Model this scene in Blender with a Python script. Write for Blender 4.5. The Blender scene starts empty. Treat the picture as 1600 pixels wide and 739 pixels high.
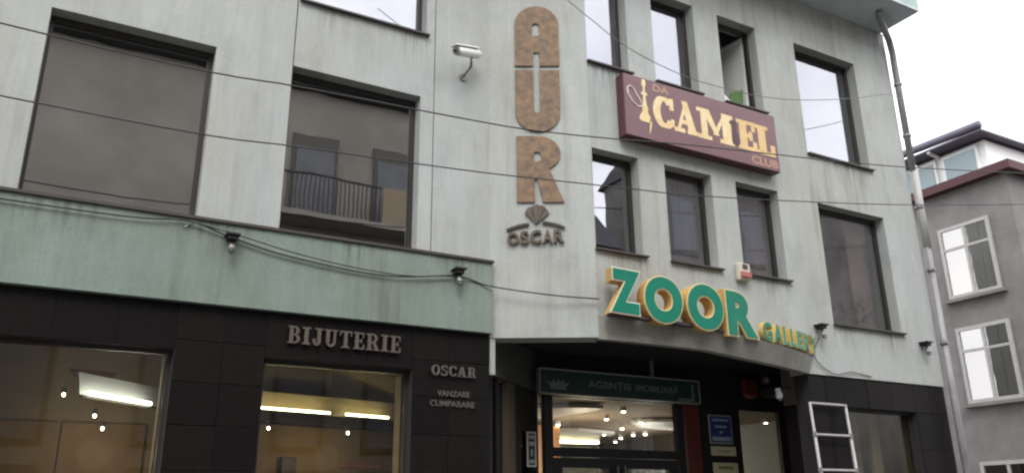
import bpy, math, random
from mathutils import Vector, Matrix
R = math.radians
random.seed(7)
S = bpy.context.scene
COL = S.collection
# ------------------------------------------------------------------ camera
cd = bpy.data.cameras.new("camera")
cam = bpy.data.objects.new("camera", cd); COL.objects.link(cam)
PITCH, YAW, ROLL = 0.32396, 0.51219, -0.01094
_d = Vector((math.sin(YAW)*math.cos(PITCH), math.cos(YAW)*math.cos(PITCH), math.sin(PITCH)))
_r = Vector((math.cos(YAW), -math.sin(YAW), 0)); _u = _r.cross(_d)
_r2 = _r*math.cos(ROLL)+_u*math.sin(ROLL); _u2 = _u*math.cos(ROLL)-_r*math.sin(ROLL)
M = Matrix((_r2, _u2, -_d)).transposed().to_4x4(); M.translation = (0, 0, 1.6)
cam.matrix_world = M
cd.sensor_width = 36; cd.lens = 29.26; cd.sensor_fit = 'HORIZONTAL'; cd.clip_end = 2000; cd.clip_start = .05
S.camera = cam
# ------------------------------------------------------------------ world, sun, exposure
SUN_EL, SUN_ROT = R(52), R(200)
W = bpy.data.worlds.new("World"); S.world = W; W.use_nodes = True
nt = W.node_tree; bg = nt.nodes['Background']
sky = nt.nodes.new('ShaderNodeTexSky'); sky.sky_type = 'NISHITA'; sky.sun_disc = False
sky.sun_elevation = SUN_EL; sky.sun_rotation = SUN_ROT; sky.dust_density = 4
hs = nt.nodes.new('ShaderNodeHueSaturation'); hs.inputs['Saturation'].default_value = .12
mxw = nt.nodes.new('ShaderNodeMix'); mxw.data_type = 'RGBA'; mxw.inputs[0].default_value = .7
nt.links.new(sky.outputs[0], hs.inputs['Color']); nt.links.new(hs.outputs[0], mxw.inputs[6])
mxw.inputs[7].default_value = (14.5, 14.7, 15.2, 1)          # overcast cloud layer with soft cloud tone
wtc = nt.nodes.new('ShaderNodeTexCoord'); wn = nt.nodes.new('ShaderNodeTexNoise'); wn.inputs['Scale'].default_value = 3.5; wn.inputs['Detail'].default_value = 5
wr = nt.nodes.new('ShaderNodeValToRGB'); wr.color_ramp.elements[0].position = .35; wr.color_ramp.elements[1].position = .68
wr.color_ramp.elements[0].color = (11.2, 11.5, 12.4, 1); wr.color_ramp.elements[1].color = (17, 17, 17.2, 1)
nt.links.new(wtc.outputs['Generated'], wn.inputs['Vector']); nt.links.new(wn.outputs['Fac'], wr.inputs[0]); nt.links.new(wr.outputs[0], mxw.inputs[7])
nt.links.new(mxw.outputs[2], bg.inputs['Color']); bg.inputs['Strength'].default_value = .15
sd = bpy.data.lights.new("sun", 'SUN'); sd.energy = .9; sd.angle = R(25); sd.color = (1, .97, .93)
so = bpy.data.objects.new("sun", sd); COL.objects.link(so)
so.rotation_euler = (R(90)-SUN_EL, 0, R(-30)); so.location = (-4, -10, 30)
vs = S.view_settings; vs.view_transform = 'Standard'; vs.look = 'None'; vs.gamma = 1; vs.exposure = .72
S.cycles.max_bounces = 8; S.cycles.transparent_max_bounces = 12
S.cycles.filter_width = 2.4
S.cycles.caustics_reflective = False; S.cycles.caustics_refractive = False; S.cycles.sample_clamp_indirect = 4

# ------------------------------------------------------------------ materials
def mat(name, col, rough=.7, metal=0, spec=.4, var=.0, vscale=3., stretch=(1, 1, 1), bump=0., bscale=60., col2=None, emit=None, est=0,
        bstretch=None):
    m = bpy.data.materials.new(name); m.use_nodes = True
    n = m.node_tree.nodes; l = m.node_tree.links; b = n['Principled BSDF']
    b.inputs['Base Color'].default_value = (*col, 1); b.inputs['Roughness'].default_value = rough
    b.inputs['Metallic'].default_value = metal; b.inputs['Specular IOR Level'].default_value = spec
    if emit: b.inputs['Emission Color'].default_value = (*emit, 1); b.inputs['Emission Strength'].default_value = est
    if var or bump:
        g = n.new('ShaderNodeNewGeometry')
    if var:
        mp = n.new('ShaderNodeMapping'); mp.inputs['Scale'].default_value = stretch
        l.new(g.outputs['Position'], mp.inputs['Vector'])
        t = n.new('ShaderNodeTexNoise'); t.inputs['Scale'].default_value = vscale; t.inputs['Detail'].default_value = 8
        t.inputs['Roughness'].default_value = .65
        l.new(mp.outputs[0], t.inputs['Vector'])
        rmp = n.new('ShaderNodeValToRGB'); rmp.color_ramp.elements[0].position = .3; rmp.color_ramp.elements[1].position = .7
        c2 = col2 or tuple(c*(1-var) for c in col); hi = col if col2 else tuple(min(1, c*(1+var*.6)) for c in col)
        rmp.color_ramp.elements[0].color = (*c2, 1); rmp.color_ramp.elements[1].color = (*hi, 1)
        l.new(t.outputs['Fac'], rmp.inputs[0]); l.new(rmp.outputs[0], b.inputs['Base Color'])
    if bump:
        mp2 = n.new('ShaderNodeMapping'); mp2.inputs['Scale'].default_value = bstretch or (1, 1, 1)
        l.new(g.outputs['Position'], mp2.inputs['Vector'])
        t2 = n.new('ShaderNodeTexNoise'); t2.inputs['Scale'].default_value = bscale; t2.inputs['Detail'].default_value = 5
        l.new(mp2.outputs[0], t2.inputs['Vector'])
        bp = n.new('ShaderNodeBump'); bp.inputs['Strength'].default_value = bump; bp.inputs['Distance'].default_value = .01
        l.new(t2.outputs['Fac'], bp.inputs['Height']); l.new(bp.outputs[0], b.inputs['Normal'])
    return m

def plaster(name, col, streak=.085, stain=.09, grime=.24):
    """combed roughcast: vertical scratches, cloudy weathering and run-off streaks"""
    m = bpy.data.materials.new(name); m.use_nodes = True
    n = m.node_tree.nodes; l = m.node_tree.links; b = n['Principled BSDF']
    b.inputs['Roughness'].default_value = .92; b.inputs['Specular IOR Level'].default_value = .15
    g = n.new('ShaderNodeNewGeometry')
    def noise(scale, st, det, rough=.6):
        mp = n.new('ShaderNodeMapping'); mp.inputs['Scale'].default_value = st
        l.new(g.outputs['Position'], mp.inputs['Vector'])
        t = n.new('ShaderNodeTexNoise'); t.inputs['Scale'].default_value = scale; t.inputs['Detail'].default_value = det
        t.inputs['Roughness'].default_value = rough
        l.new(mp.outputs[0], t.inputs['Vector']); return t.outputs['Fac']
    def rng(src, a, bb, lo, hi):
        r_ = n.new('ShaderNodeMapRange'); r_.inputs[1].default_value = a; r_.inputs[2].default_value = bb
        r_.inputs[3].default_value = lo; r_.inputs[4].default_value = hi; l.new(src, r_.inputs[0]); return r_.outputs[0]
    def mul(a, bb):
        k = n.new('ShaderNodeMath'); k.operation = 'MULTIPLY'; l.new(a, k.inputs[0]); l.new(bb, k.inputs[1]); return k.outputs[0]
    scr = noise(22, (1, 1, .10), 6, .7)          # scratches
    run = noise(3.2, (1, 1, .12), 5)             # run-off
    cl = noise(.9, (1, 1, 1), 6)
    fine = noise(95, (1, 1, .45), 3)
    f = mul(mul(rng(scr, .3, .7, 1-streak, 1+streak*.4), rng(cl, .3, .7, 1-stain, 1+stain*.5)),
            mul(rng(run, .35, .75, 1.04, 1-stain), rng(fine, .3, .7, .90, 1.06)))
    drip = noise(6.5, (1, 1, .055), 4); patch = noise(.75, (1, 1, .6), 4); blot = noise(2.1, (1, 1, .8), 6, .7)
    f = mul(f, rng(mul(rng(drip, .52, .70, 0, 1), rng(patch, .42, .62, 0, 1)), 0, 1, 1, 1-grime))
    f = mul(f, rng(blot, .50, .72, 1, 1-grime*.55))
    vm = n.new('ShaderNodeVectorMath'); vm.operation = 'SCALE'; l.new(f, vm.inputs['Scale'])
    tn = n.new('ShaderNodeMix'); tn.data_type = 'RGBA'; tn.inputs[6].default_value = (*col, 1)
    tn.inputs[7].default_value = (col[0]*.95, col[1]*.925, col[2]*.865, 1)
    l.new(rng(patch, .40, .66, 0, 1), tn.inputs[0]); l.new(tn.outputs[2], vm.inputs[0])
    l.new(vm.outputs[0], b.inputs['Base Color'])
    add = n.new('ShaderNodeMath'); l.new(scr, add.inputs[0]); l.new(fine, add.inputs[1])
    bp = n.new('ShaderNodeBump'); bp.inputs['Strength'].default_value = .5; bp.inputs['Distance'].default_value = .010
    l.new(add.outputs[0], bp.inputs['Height']); l.new(bp.outputs[0], b.inputs['Normal'])
    return m

def glass(name, tint, refl, rcol=(.9, .92, .95), wav=.0012, rough=.0):
    m = bpy.data.materials.new(name); m.use_nodes = True
    n = m.node_tree.nodes; l = m.node_tree.links; n.remove(n['Principled BSDF']); out = n['Material Output']
    tr = n.new('ShaderNodeBsdfTransparent'); tr.inputs[0].default_value = (*tint, 1)
    gl = n.new('ShaderNodeBsdfGlossy'); gl.inputs['Color'].default_value = (*rcol, 1); gl.inputs['Roughness'].default_value = rough
    g = n.new('ShaderNodeNewGeometry'); t = n.new('ShaderNodeTexNoise'); t.inputs['Scale'].default_value = 1.3
    l.new(g.outputs['Position'], t.inputs['Vector'])
    bp = n.new('ShaderNodeBump'); bp.inputs['Strength'].default_value = 1; bp.inputs['Distance'].default_value = wav
    l.new(t.outputs['Fac'], bp.inputs['Height']); l.new(bp.outputs[0], gl.inputs['Normal'])
    lw = n.new('ShaderNodeLayerWeight'); lw.inputs[0].default_value = .35
    mr = n.new('ShaderNodeMapRange'); mr.inputs[3].default_value = refl; mr.inputs[4].default_value = min(1, refl+.55)
    l.new(lw.outputs['Fresnel'], mr.inputs[0])
    mx = n.new('ShaderNodeMixShader'); l.new(mr.outputs[0], mx.inputs[0]); l.new(tr.outputs[0], mx.inputs[1]); l.new(gl.outputs[0], mx.inputs[2])
    l.new(mx.outputs[0], out.inputs[0])
    return m

m_wall = plaster('roughcast_grey', (.438, .456, .440))
m_green = plaster('roughcast_green', (.238, .292, .255), .08, .10)
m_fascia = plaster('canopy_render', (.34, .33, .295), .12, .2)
m_inner = mat('recess_shade_paint', (.012, .0115, .0115), .9)  # near-black colour carries the shade of the entrance recess
m_innergrey = mat('recess_shade_plaster', (.06, .06, .055), .9, var=.25)  # grey plaster, its colour darkened to hold the recess shade
m_granite = [mat('dark_granite_%s' % k, c,  .42, spec=.12, var=.35, vscale=14, bump=.05, bscale=40) for k, c in
             (('a', (.0095, .0072, .0072)), ('b', (.0110, .0085, .0082)), ('c', (.0080, .0066, .0070)))]
m_grout = mat('grout', (.028, .025, .025), .9)
m_frame = mat('dark_bronze_aluminium', (.035, .030, .028), .45, spec=.4)
m_flash = mat('brown_flashing', (.060, .050, .045), .5, var=.2)
m_soffit = mat('eave_soffit_paint', (.50, .54, .56), .8, var=.12)
m_eave = mat('eave_green_paint', (.33, .42, .38), .7, var=.12)
m_mirror = glass('reflective_glass', (.42, .40, .38), .34, (.86, .84, .82))
m_mirror3 = glass('reflective_glass_grey', (.45, .44, .44), .44, (.86, .85, .86))
m_mirror2 = glass('reflective_glass_silver', (.40, .40, .40), .28, (.90, .90, .96))
m_sheer = glass('half_reflective_glass', (.88, .87, .87), .17, (.86, .85, .88), rough=.02)
m_shop = glass('shop_glass', (.80, .78, .72), .03, wav=.0006)
m_darkglass = glass('dark_door_glass', (.25, .24, .22), .05, wav=.0006)
m_bronze = mat('mottled_bronze', (.285, .175, .095), .7, metal=.0, var=.5, vscale=13, col2=(.095, .078, .062), bump=.25, bscale=35)
m_bronze_edge = mat('bronze_edge', (.055, .045, .035), .6)
m_logo = mat('aged_bronze', (.105, .082, .060), .6, var=.3, vscale=12)
m_text = mat('brushed_brass_letters', (.115, .095, .078), .5, metal=.2, var=.25, vscale=25)
m_text2 = mat('dull_silver_letters', (.10, .088, .08), .5)
m_cream = mat('cream_acrylic', (.76, .63, .33), .4)
m_creamw = mat('pale_cream_acrylic', (.78, .74, .62), .4)
m_yside = mat('yellow_acrylic_side', (.56, .34, .11), .45, var=.15, vscale=5)
m_yellow = mat('yellow_letter_side', (.62, .45, .13), .45, var=.12)
m_teal = mat('teal_acrylic', (.015, .19, .125), .4, spec=.2, var=.12, vscale=5)
m_maroon = mat('maroon_sign_face', (.150, .066, .072), .30, spec=.5, var=.15, vscale=2)
m_maroon_d = mat('maroon_sign_side', (.085, .030, .038), .45)
m_gold = mat('gold_print', (.72, .53, .24), .45, var=.3, vscale=7, col2=(.60, .38, .16))
m_goldp = mat('pale_gold_print', (.78, .68, .42), .45, var=.25, vscale=9, col2=(.70, .47, .20))
m_rust = mat('brown_print', (.40, .22, .14), .5)
m_white = mat('white_paint', (.78, .78, .76), .45)
m_whitemetal = mat('white_painted_metal', (.42, .40, .39), .4, var=.15, vscale=10)
m_black = mat('black_metal', (.012, .012, .012), .5)
m_grey = mat('grey_metal', (.22, .22, .22), .4, metal=.4)
m_pipe = mat('weathered_zinc', (.25, .245, .245), .5, metal=.2, var=.3, vscale=4)
m_pipew = mat('pale_plastic_pipe', (.40, .39, .375), .5, var=.1)
m_cable = mat('black_cable', (.04, .039, .038), .6)
m_cableg = mat('grey_cable', (.16, .16, .155), .5)
m_red = mat('alarm_red', (.17, .03, .026), .4)
m_pinkred = mat('faded_red_lens', (.40, .13, .11), .35)
m_beige = mat('aged_cream_plastic', (.56, .50, .41), .5)
m_signgreen = mat('dark_green_sign', (.008, .036, .022), .45, var=.2)
m_signfrm = mat('sign_trim', (.24, .24, .22), .5)
m_signtxt = mat('pale_green_lettering', (.15, .165, .14), .5)
m_wood = mat('red_brown_wood', (.125, .030, .022), .4, var=.35, vscale=6, stretch=(6, 6, .4))
m_oak = mat('oak_panel', (.42, .20, .08), .5, var=.3, vscale=4, stretch=(6, 6, .4))
m_blue = mat('blue_notice_print', (.03, .055, .22), .5)
m_paper = mat('cream_paper', (.62, .58, .38), .7)
m_shopwall = mat('shop_beige_wall', (.31, .25, .15), .8, var=.15, vscale=2)
m_shopwarm = mat('shop_amber_wall', (.27, .185, .085), .8, var=.25, vscale=2)
m_shopdark = mat('shop_dark_bulkhead', (.11, .095, .08), .8)
m_shopfloor = mat('shop_floor', (.2, .16, .12), .4)
m_shelf = mat('shop_dark_shelf', (.03, .02, .016), .5)
m_lobby = mat('lobby_brown_ceiling', (.31, .25, .19), .8, var=.1)
m_room = mat('room_grey_wall', (.42, .41, .40), .9)
m_curtain = mat('sheer_grey_curtain', (.62, .62, .64), .9, var=.3, vscale=2.5, stretch=(9, 9, .25))
m_curtainp = mat('pinkish_curtain', (.80, .68, .60), .9, var=.15, vscale=3, stretch=(8, 8, .4))
m_leaf = mat('pot_plant_leaves', (.06, .10, .04), .7, var=.4, vscale=20)
m_grn = mat('green_cloth', (.095, .19, .055), .8)
m_tubec = mat('cool_tube', (1, 1, 1), .5, emit=(.92, 1, .96), est=13)
m_tubew = mat('warm_tube', (1, 1, .9), .5, emit=(1, .95, .58), est=15)
m_bulb = mat('halogen_bulb', (1, 1, 1), .5, emit=(1, .93, .80), est=26)
m_asphalt = mat('pale_street_pavers', (.11, .108, .105), .9, var=.2, vscale=4, bump=.3, bscale=90)
m_pave = mat('pavement_slabs', (.16, .157, .15), .85, var=.2, vscale=2)
m_opp = mat('tan_stucco', (.305, .29, .265), .9, var=.28, vscale=.4)
m_oppdark = mat('opposite_dark_opening', (.10, .095, .09), .6)
m_oppwin = mat('opposite_blind', (.17, .18, .20), .8, var=.2)
m_opprail = mat('opposite_iron_rail', (.04, .035, .03), .6)
m_opproof = mat('slate_roof', (.07, .07, .075), .8, var=.2)
m_oppw = mat('pale_grey_stucco', (.36, .355, .36), .9, var=.15, vscale=1)
m_ngrey = mat('neighbour_grey_render', (.21, .195, .19), .9, var=.25, vscale=2)
m_nroof = mat('neighbour_dark_red_edge', (.07, .022, .025), .6)
m_nglass = mat('neighbour_bluish_glass', (.22, .29, .31), .12, spec=.6)
m_gutter = mat('purple_grey_gutter', (.14, .125, .165), .5)

# ------------------------------------------------------------------ object helpers
WL = {}
def link(o, parent=None):
    COL.objects.link(o)
    if parent: o.parent = parent
    return o
def thing(name, label, cat, loc=(0, 0, 0), group=None):
    o = bpy.data.objects.new(name, None); o.empty_display_size = .2; link(o); o.location = loc
    o['label'] = label; o['category'] = cat
    if group: o['group'] = group
    WL[o.name] = Vector(loc); return o
def tag(o, label, cat, group=None):
    o['label'] = label; o['category'] = cat
    if group: o['group'] = group
    return o
class MB:
    def __init__(s): s.v = []; s.f = []
    def poly(s, pts):
        i = len(s.v); s.v += [Vector(p) for p in pts]; s.f.append(list(range(i, i+len(pts)))); return s
    def hexa(s, a):
        i = len(s.v); s.v += [Vector(p) for p in a]
        for q in ((0, 3, 2, 1), (4, 5, 6, 7), (0, 1, 5, 4), (1, 2, 6, 5), (2, 3, 7, 6), (3, 0, 4, 7)): s.f.append([i+k for k in q])
        return s
    def box(s, x0, x1, y0, y1, z0, z1):
        return s.hexa([(x0, y0, z0), (x1, y0, z0), (x1, y1, z0), (x0, y1, z0), (x0, y0, z1), (x1, y0, z1), (x1, y1, z1), (x0, y1, z1)])
    def fbox(s, F, a0, a1, d0, d1, z0, z1):
        """box in a wall frame F=(origin, along, inward)"""
        o, e, n = F; P = lambda a, d, z: o+e*a+n*d+Vector((0, 0, z))
        return s.hexa([P(a0, d0, z0), P(a1, d0, z0), P(a1, d1, z0), P(a0, d1, z0), P(a0, d0, z1), P(a1, d0, z1), P(a1, d1, z1), P(a0, d1, z1)])
    def bar(s, a, b, w, h, up=(0, 0, 1)):
        a = Vector(a); b = Vector(b); t = (b-a).normalized(); sd_ = t.cross(Vector(up))
        if sd_.length < 1e-4: sd_ = t.cross(Vector((1, 0, 0)))
        sd_.normalize(); u = sd_.cross(t); sd_ *= w/2; u *= h/2
        return s.hexa([a-sd_-u, a+sd_-u, a+sd_+u, a-sd_+u, b-sd_-u, b+sd_-u, b+sd_+u, b-sd_+u])
    def tube(s, pts, r, n=8, radii=None):
        pts = [Vector(p) for p in pts]; i0 = len(s.v); prev = None
        for k, p in enumerate(pts):
            t = (pts[min(k+1, len(pts)-1)]-pts[max(k-1, 0)]).normalized()
            if prev is None:
                a = t.cross(Vector((0, 0, 1)));
                if a.length < .05: a = t.cross(Vector((1, 0, 0)))
            else: a = prev-t*prev.dot(t)
            a.normalize(); prev = a; b = t.cross(a); rr = radii[k] if radii else r
            for j in range(n):
                w = 2*math.pi*j/n; s.v.append(p+a*(math.cos(w)*rr)+b*(math.sin(w)*rr))
        for k in range(len(pts)-1):
            for j in range(n):
                s.f.append([i0+k*n+j, i0+k*n+(j+1) % n, i0+(k+1)*n+(j+1) % n, i0+(k+1)*n+j])
        s.f.append([i0+j for j in range(n)][::-1]); s.f.append([i0+(len(pts)-1)*n+j for j in range(n)]); return s
    def prism(s, pts, ext):
        """polygon extruded by a vector"""
        ext = Vector(ext); pts = [Vector(p) for p in pts]; n = len(pts); i = len(s.v)
        s.v += pts+[p+ext for p in pts]; s.f.append([i+k for k in range(n)]); s.f.append([i+n+k for k in range(n)][::-1])
        for k in range(n): s.f.append([i+(k+1) % n, i+k, i+n+k, i+n+(k+1) % n])
        return s
    def ellipsoid(s, c, rx, ry, rz, nu=12, nv=8, z0=-1):
        i0 = len(s.v); c = Vector(c)
        for a in range(nv+1):
            th = math.pi*a/nv-math.pi/2
            for b in range(nu):
                ph = 2*math.pi*b/nu
                s.v.append(c+Vector((rx*math.cos(th)*math.cos(ph), ry*math.cos(th)*math.sin(ph), rz*math.sin(th))))
        for a in range(nv):
            for b in range(nu):
                s.f.append([i0+a*nu+b, i0+a*nu+(b+1) % nu, i0+(a+1)*nu+(b+1) % nu, i0+(a+1)*nu+b])
        return s
    def build(s, name, m, parent=None, smooth=False, bevel=0):
        off = Vector((0, 0, 0)); q = parent
        while q is not None:
            off += Vector(q.location); q = q.parent
        me = bpy.data.meshes.new(name); me.from_pydata([tuple(p-off) for p in s.v], [], s.f); me.materials.append(m)
        me.validate(); 
        import bmesh
        bm = bmesh.new(); bm.from_mesh(me); bmesh.ops.recalc_face_normals(bm, faces=bm.faces)
        if bevel: 
            bmesh.ops.bevel(bm, geom=[e for e in bm.edges if e.is_manifold and e.calc_face_angle(0) > .6], offset=bevel, segments=1, affect='EDGES')
        bm.to_mesh(me); bm.free()
        if smooth:
            for p in me.polygons: p.use_smooth = True
        o = bpy.data.objects.new(name, me); return link(o, parent)
def structure(o): o['kind'] = 'structure'; return o
def copy_tree(o, parent=None):
    c = o.copy(); COL.objects.link(c)
    if parent: c.parent = parent; c.matrix_parent_inverse.identity()
    for ch in list(o.children): copy_tree(ch, c)
    return c

# ------------------------------------------------------------------ lettering
def text_verts(txt, offset=0., shear=0., spacing=1.):
    cu = bpy.data.curves.new('t', 'FONT'); cu.body = txt; cu.size = 1; cu.offset = offset; cu.shear = shear; cu.extrude = .5
    cu.space_character = spacing; cu.resolution_u = 6
    o = bpy.data.objects.new('t', cu); COL.objects.link(o)
    dg = bpy.context.evaluated_depsgraph_get(); me = bpy.data.meshes.new_from_object(o.evaluated_get(dg))
    v = [p.co.copy() for p in me.vertices]; f = [list(p.vertices) for p in me.polygons]
    bpy.data.objects.remove(o); bpy.data.curves.remove(cu); bpy.data.meshes.remove(me)
    return v, f
def plate_verts(loops):
    cu = bpy.data.curves.new('p', 'CURVE'); cu.dimensions = '2D'; cu.fill_mode = 'BOTH'; cu.extrude = .5
    for L in loops:
        sp = cu.splines.new('POLY'); sp.points.add(len(L)-1); sp.use_cyclic_u = True
        for p, (x, y) in zip(sp.points, L): p.co = (x, y, 0, 1)
    o = bpy.data.objects.new('p', cu); COL.objects.link(o)
    dg = bpy.context.evaluated_depsgraph_get(); me = bpy.data.meshes.new_from_object(o.evaluated_get(dg))
    v = [p.co.copy() for p in me.vertices]; f = [list(p.vertices) for p in me.polygons]
    bpy.data.objects.remove(o); bpy.data.curves.remove(cu); bpy.data.meshes.remove(me)
    return v, f
def bbox(v):
    xs = [p.x for p in v]; ys = [p.y for p in v]; return min(xs), max(xs), min(ys), max(ys)
def placed(vf, fn, bb=None):
    """map normalised glyph (u,v in 0..1 of its box, w 0 back..1 front) through fn"""
    v, f = vf; x0, x1, y0, y1 = bb or bbox(v); mb = MB()
    mb.v = [Vector(fn((p.x-x0)/(x1-x0), (p.y-y0)/(y1-y0), p.z+.5)) for p in v]; mb.f = [list(q) for q in f]
    return mb
def quadmap(BL, BR, TL, TR, n, depth, proud=0):
    BL, BR, TL, TR, n = map(Vector, (BL, BR, TL, TR, n))
    def fn(u, v, w):
        p = BL*(1-u)*(1-v)+BR*u*(1-v)+TL*(1-u)*v+TR*u*v
        return p+n*((w-1)*depth+proud)
    return fn
def arc(cx, cy, rx, ry, a0, a1, n=14):
    return [(cx+rx*math.cos(R(a0+(a1-a0)*k/n)), cy+ry*math.sin(R(a0+(a1-a0)*k/n))) for k in range(n+1)]
def ribbon(cx, cy, rx, ry, tx, ty, a0, a1, n=16):
    o = arc(cx, cy, rx, ry, a0, a1, n); i = arc(cx, cy, rx-tx, ry-ty, a0, a1, n)
    return [[o[k], o[k+1], i[k+1], i[k]] for k in range(n)]
def bx(x0, y0, x1, y1): return [[(x0, y0), (x1, y0), (x1, y1), (x0, y1)]]
h = .09
SERIF = {                                              # width, quads (slab serif capitals)
 'I': (.50, bx(.13, 0, .37, 1)+bx(0, 0, .5, h)+bx(0, 1-h, .5, 1)),
 'B': (.74, bx(.10, 0, .32, 1)+bx(0, 0, .36, h)+bx(0, 1-h, .36, 1)+bx(.3, .455, .42, .545)+ribbon(.36, .73, .32, .27, .2, .09, -90, 90)+ribbon(.36, .27, .38, .27, .21, .09, -90, 90)),
 'J': (.62, bx(.30, .25, .52, 1)+bx(.16, 1-h, .62, 1)+ribbon(.26, .27, .26, .29, .2, .11, 180, 360)+bx(.0, .20, .2, .36)),
 'U': (.84, bx(.10, .3, .32, 1)+bx(.58, .3, .72, 1)+bx(0, 1-h, .42, 1)+bx(.48, 1-h, .84, 1)+ribbon(.41, .31, .31, .33, .18, .12, 180, 360)),
 'T': (.78, bx(.28, 0, .50, 1)+bx(.14, 0, .64, h)+bx(0, 1-h*1.1, .78, 1)+bx(0, .70, .08, 1)+bx(.70, .70, .78, 1)),
 'E': (.70, bx(.10, 0, .32, 1)+bx(0, 0, .68, h)+bx(0, 1-h, .66, 1)+bx(.3, .45, .5, .55)+bx(.46, .36, .54, .64)+bx(.60, 0, .70, .30)+bx(.58, .70, .66, 1)),
 'R': (.86, bx(.10, 0, .32, 1)+bx(0, 0, .42, h)+bx(0, 1-h, .4, 1)+bx(.3, .42, .45, .52)+ribbon(.38, .72, .36, .29, .2, .09, -90, 90)+[[(.40, .47), (.62, .47), (.82, .05), (.58, .05)]]+bx(.54, 0, .86, h)),
 'O': (.82, ribbon(.41, .5, .41, .52, .22, .11, 0, 360, 28)),
 'C': (.76, ribbon(.41, .5, .41, .52, .22, .11, 40, 322, 24)+bx(.66, .64, .75, 1)+bx(.68, .10, .75, .30)),
 'S': (.66, ribbon(.33, .74, .31, .28, .19, .11, 20, 270, 16)+ribbon(.33, .27, .33, .29, .19, .11, -160, 90, 16)+bx(.54, .70, .62, 1)+bx(0, 0, .08, .32)),
 'A': (.92, [[(.10, .05), (.22, .05), (.50, 1), (.38, 1)], [(.56, .05), (.80, .05), (.56, 1), (.34, 1)]]+bx(.22, .28, .64, .38)+bx(0, 0, .34, h)+bx(.50, 0, .92, h)),
 'M': (1.10, bx(.12, 0, .25, 1)+bx(.80, 0, 1.02, 1)+[[(.16, 1), (.40, 1), (.62, .22), (.48, .22)], [(.48, .22), (.62, .22), (.88, 1), (.80, 1)]]+bx(0, 0, .37, h)+bx(.70, 0, 1.10, h)+bx(0, 1-h, .3, 1)+bx(.84, 1-h, 1.10, 1)),
 'L': (.68, bx(.10, 0, .33, 1)+bx(0, 0, .66, h)+bx(0, 1-h, .44, 1)+bx(.57, 0, .68, .36)),
}
def serif_mb(ch, fn, bold=0.):
    w, quads = SERIF[ch]; mb = MB()
    if bold:
        def grow(q):
            cx = sum(p[0] for p in q)/4; cy = sum(p[1] for p in q)/4
            return [(min(w+.03, max(-.03, x+(bold if x > cx else -bold))), min(1.02, max(-.02, y+(bold*.6 if y > cy else -bold*.6)))) for x, y in q]
        quads = [grow(q) for q in quads]
    for k, q in enumerate(quads):
        e = .012*(k % 5)
        fr = [Vector(fn(x/w, y, 1+e)) for x, y in q]; bk = [Vector(fn(x/w, y, 0)) for x, y in q]
        mb.hexa(bk+fr)
    return mb
def serif_line(parent, txt, x0, x1, z0, z1, y, depth, m, sp=.10, tilt=0.):
    tot = sum(SERIF[c][0] for c in txt)+sp*(len(txt)-1); k = (x1-x0)/tot; x = x0
    for c in txt:
        w = SERIF[c][0]*k
        dz = tilt*(x-x0)
        serif_mb(c, quadmap((x, y, z0+dz), (x+w, y, z0+dz), (x, y, z1+dz), (x+w, y, z1+dz), (0, -1, 0), depth)).build('letter', m, parent)
        x += w+sp*k
def sans_line(parent, txt, x0, x1, z0, z1, y, depth, m, offset=.0, spacing=1.):
    placed(text_verts(txt, offset, 0, spacing), quadmap((x0, y, z0), (x1, y, z0), (x0, y, z1), (x1, y, z1), (0, -1, 0), depth)).build('lettering', m, parent)

# ------------------------------------------------------------------ ground
structure(MB().box(-300, 300, -300, 300, -.6, -.02).build('ground', m_pave))
structure(MB().poly([(-200, -3, 0), (200, -3, 0), (200, 5.6, 0), (-200, 5.6, 0)]).build('road', m_asphalt))
structure(MB().box(-200, 200, 5.6, 40, -.5, .12).build('pavement', m_pave))
structure(MB().box(-200, 200, -5.0, -3, -.5, .12).build('opposite_pavement', m_pave))

# ------------------------------------------------------------------ the building
B = thing('commercial_building', 'grey roughcast three storey building with shops below and dark framed windows', 'building', (4, 8, 0))
Z = Vector((0, 0, 1))
FL = (Vector((0, 8, 0)), Vector((1, 0, 0)), Vector((0, 1, 0)))            # left facade
FR = (Vector((0, 7.44, 0)), Vector((1, 0, 0)), Vector((0, 1, 0)))         # bay and right facade
KA = R(28.29)
FA = (Vector((4.2, 8, 0)), Vector((math.cos(KA), -math.sin(KA), 0)), Vector((math.sin(KA), math.cos(KA), 0)))   # slanted face

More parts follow.
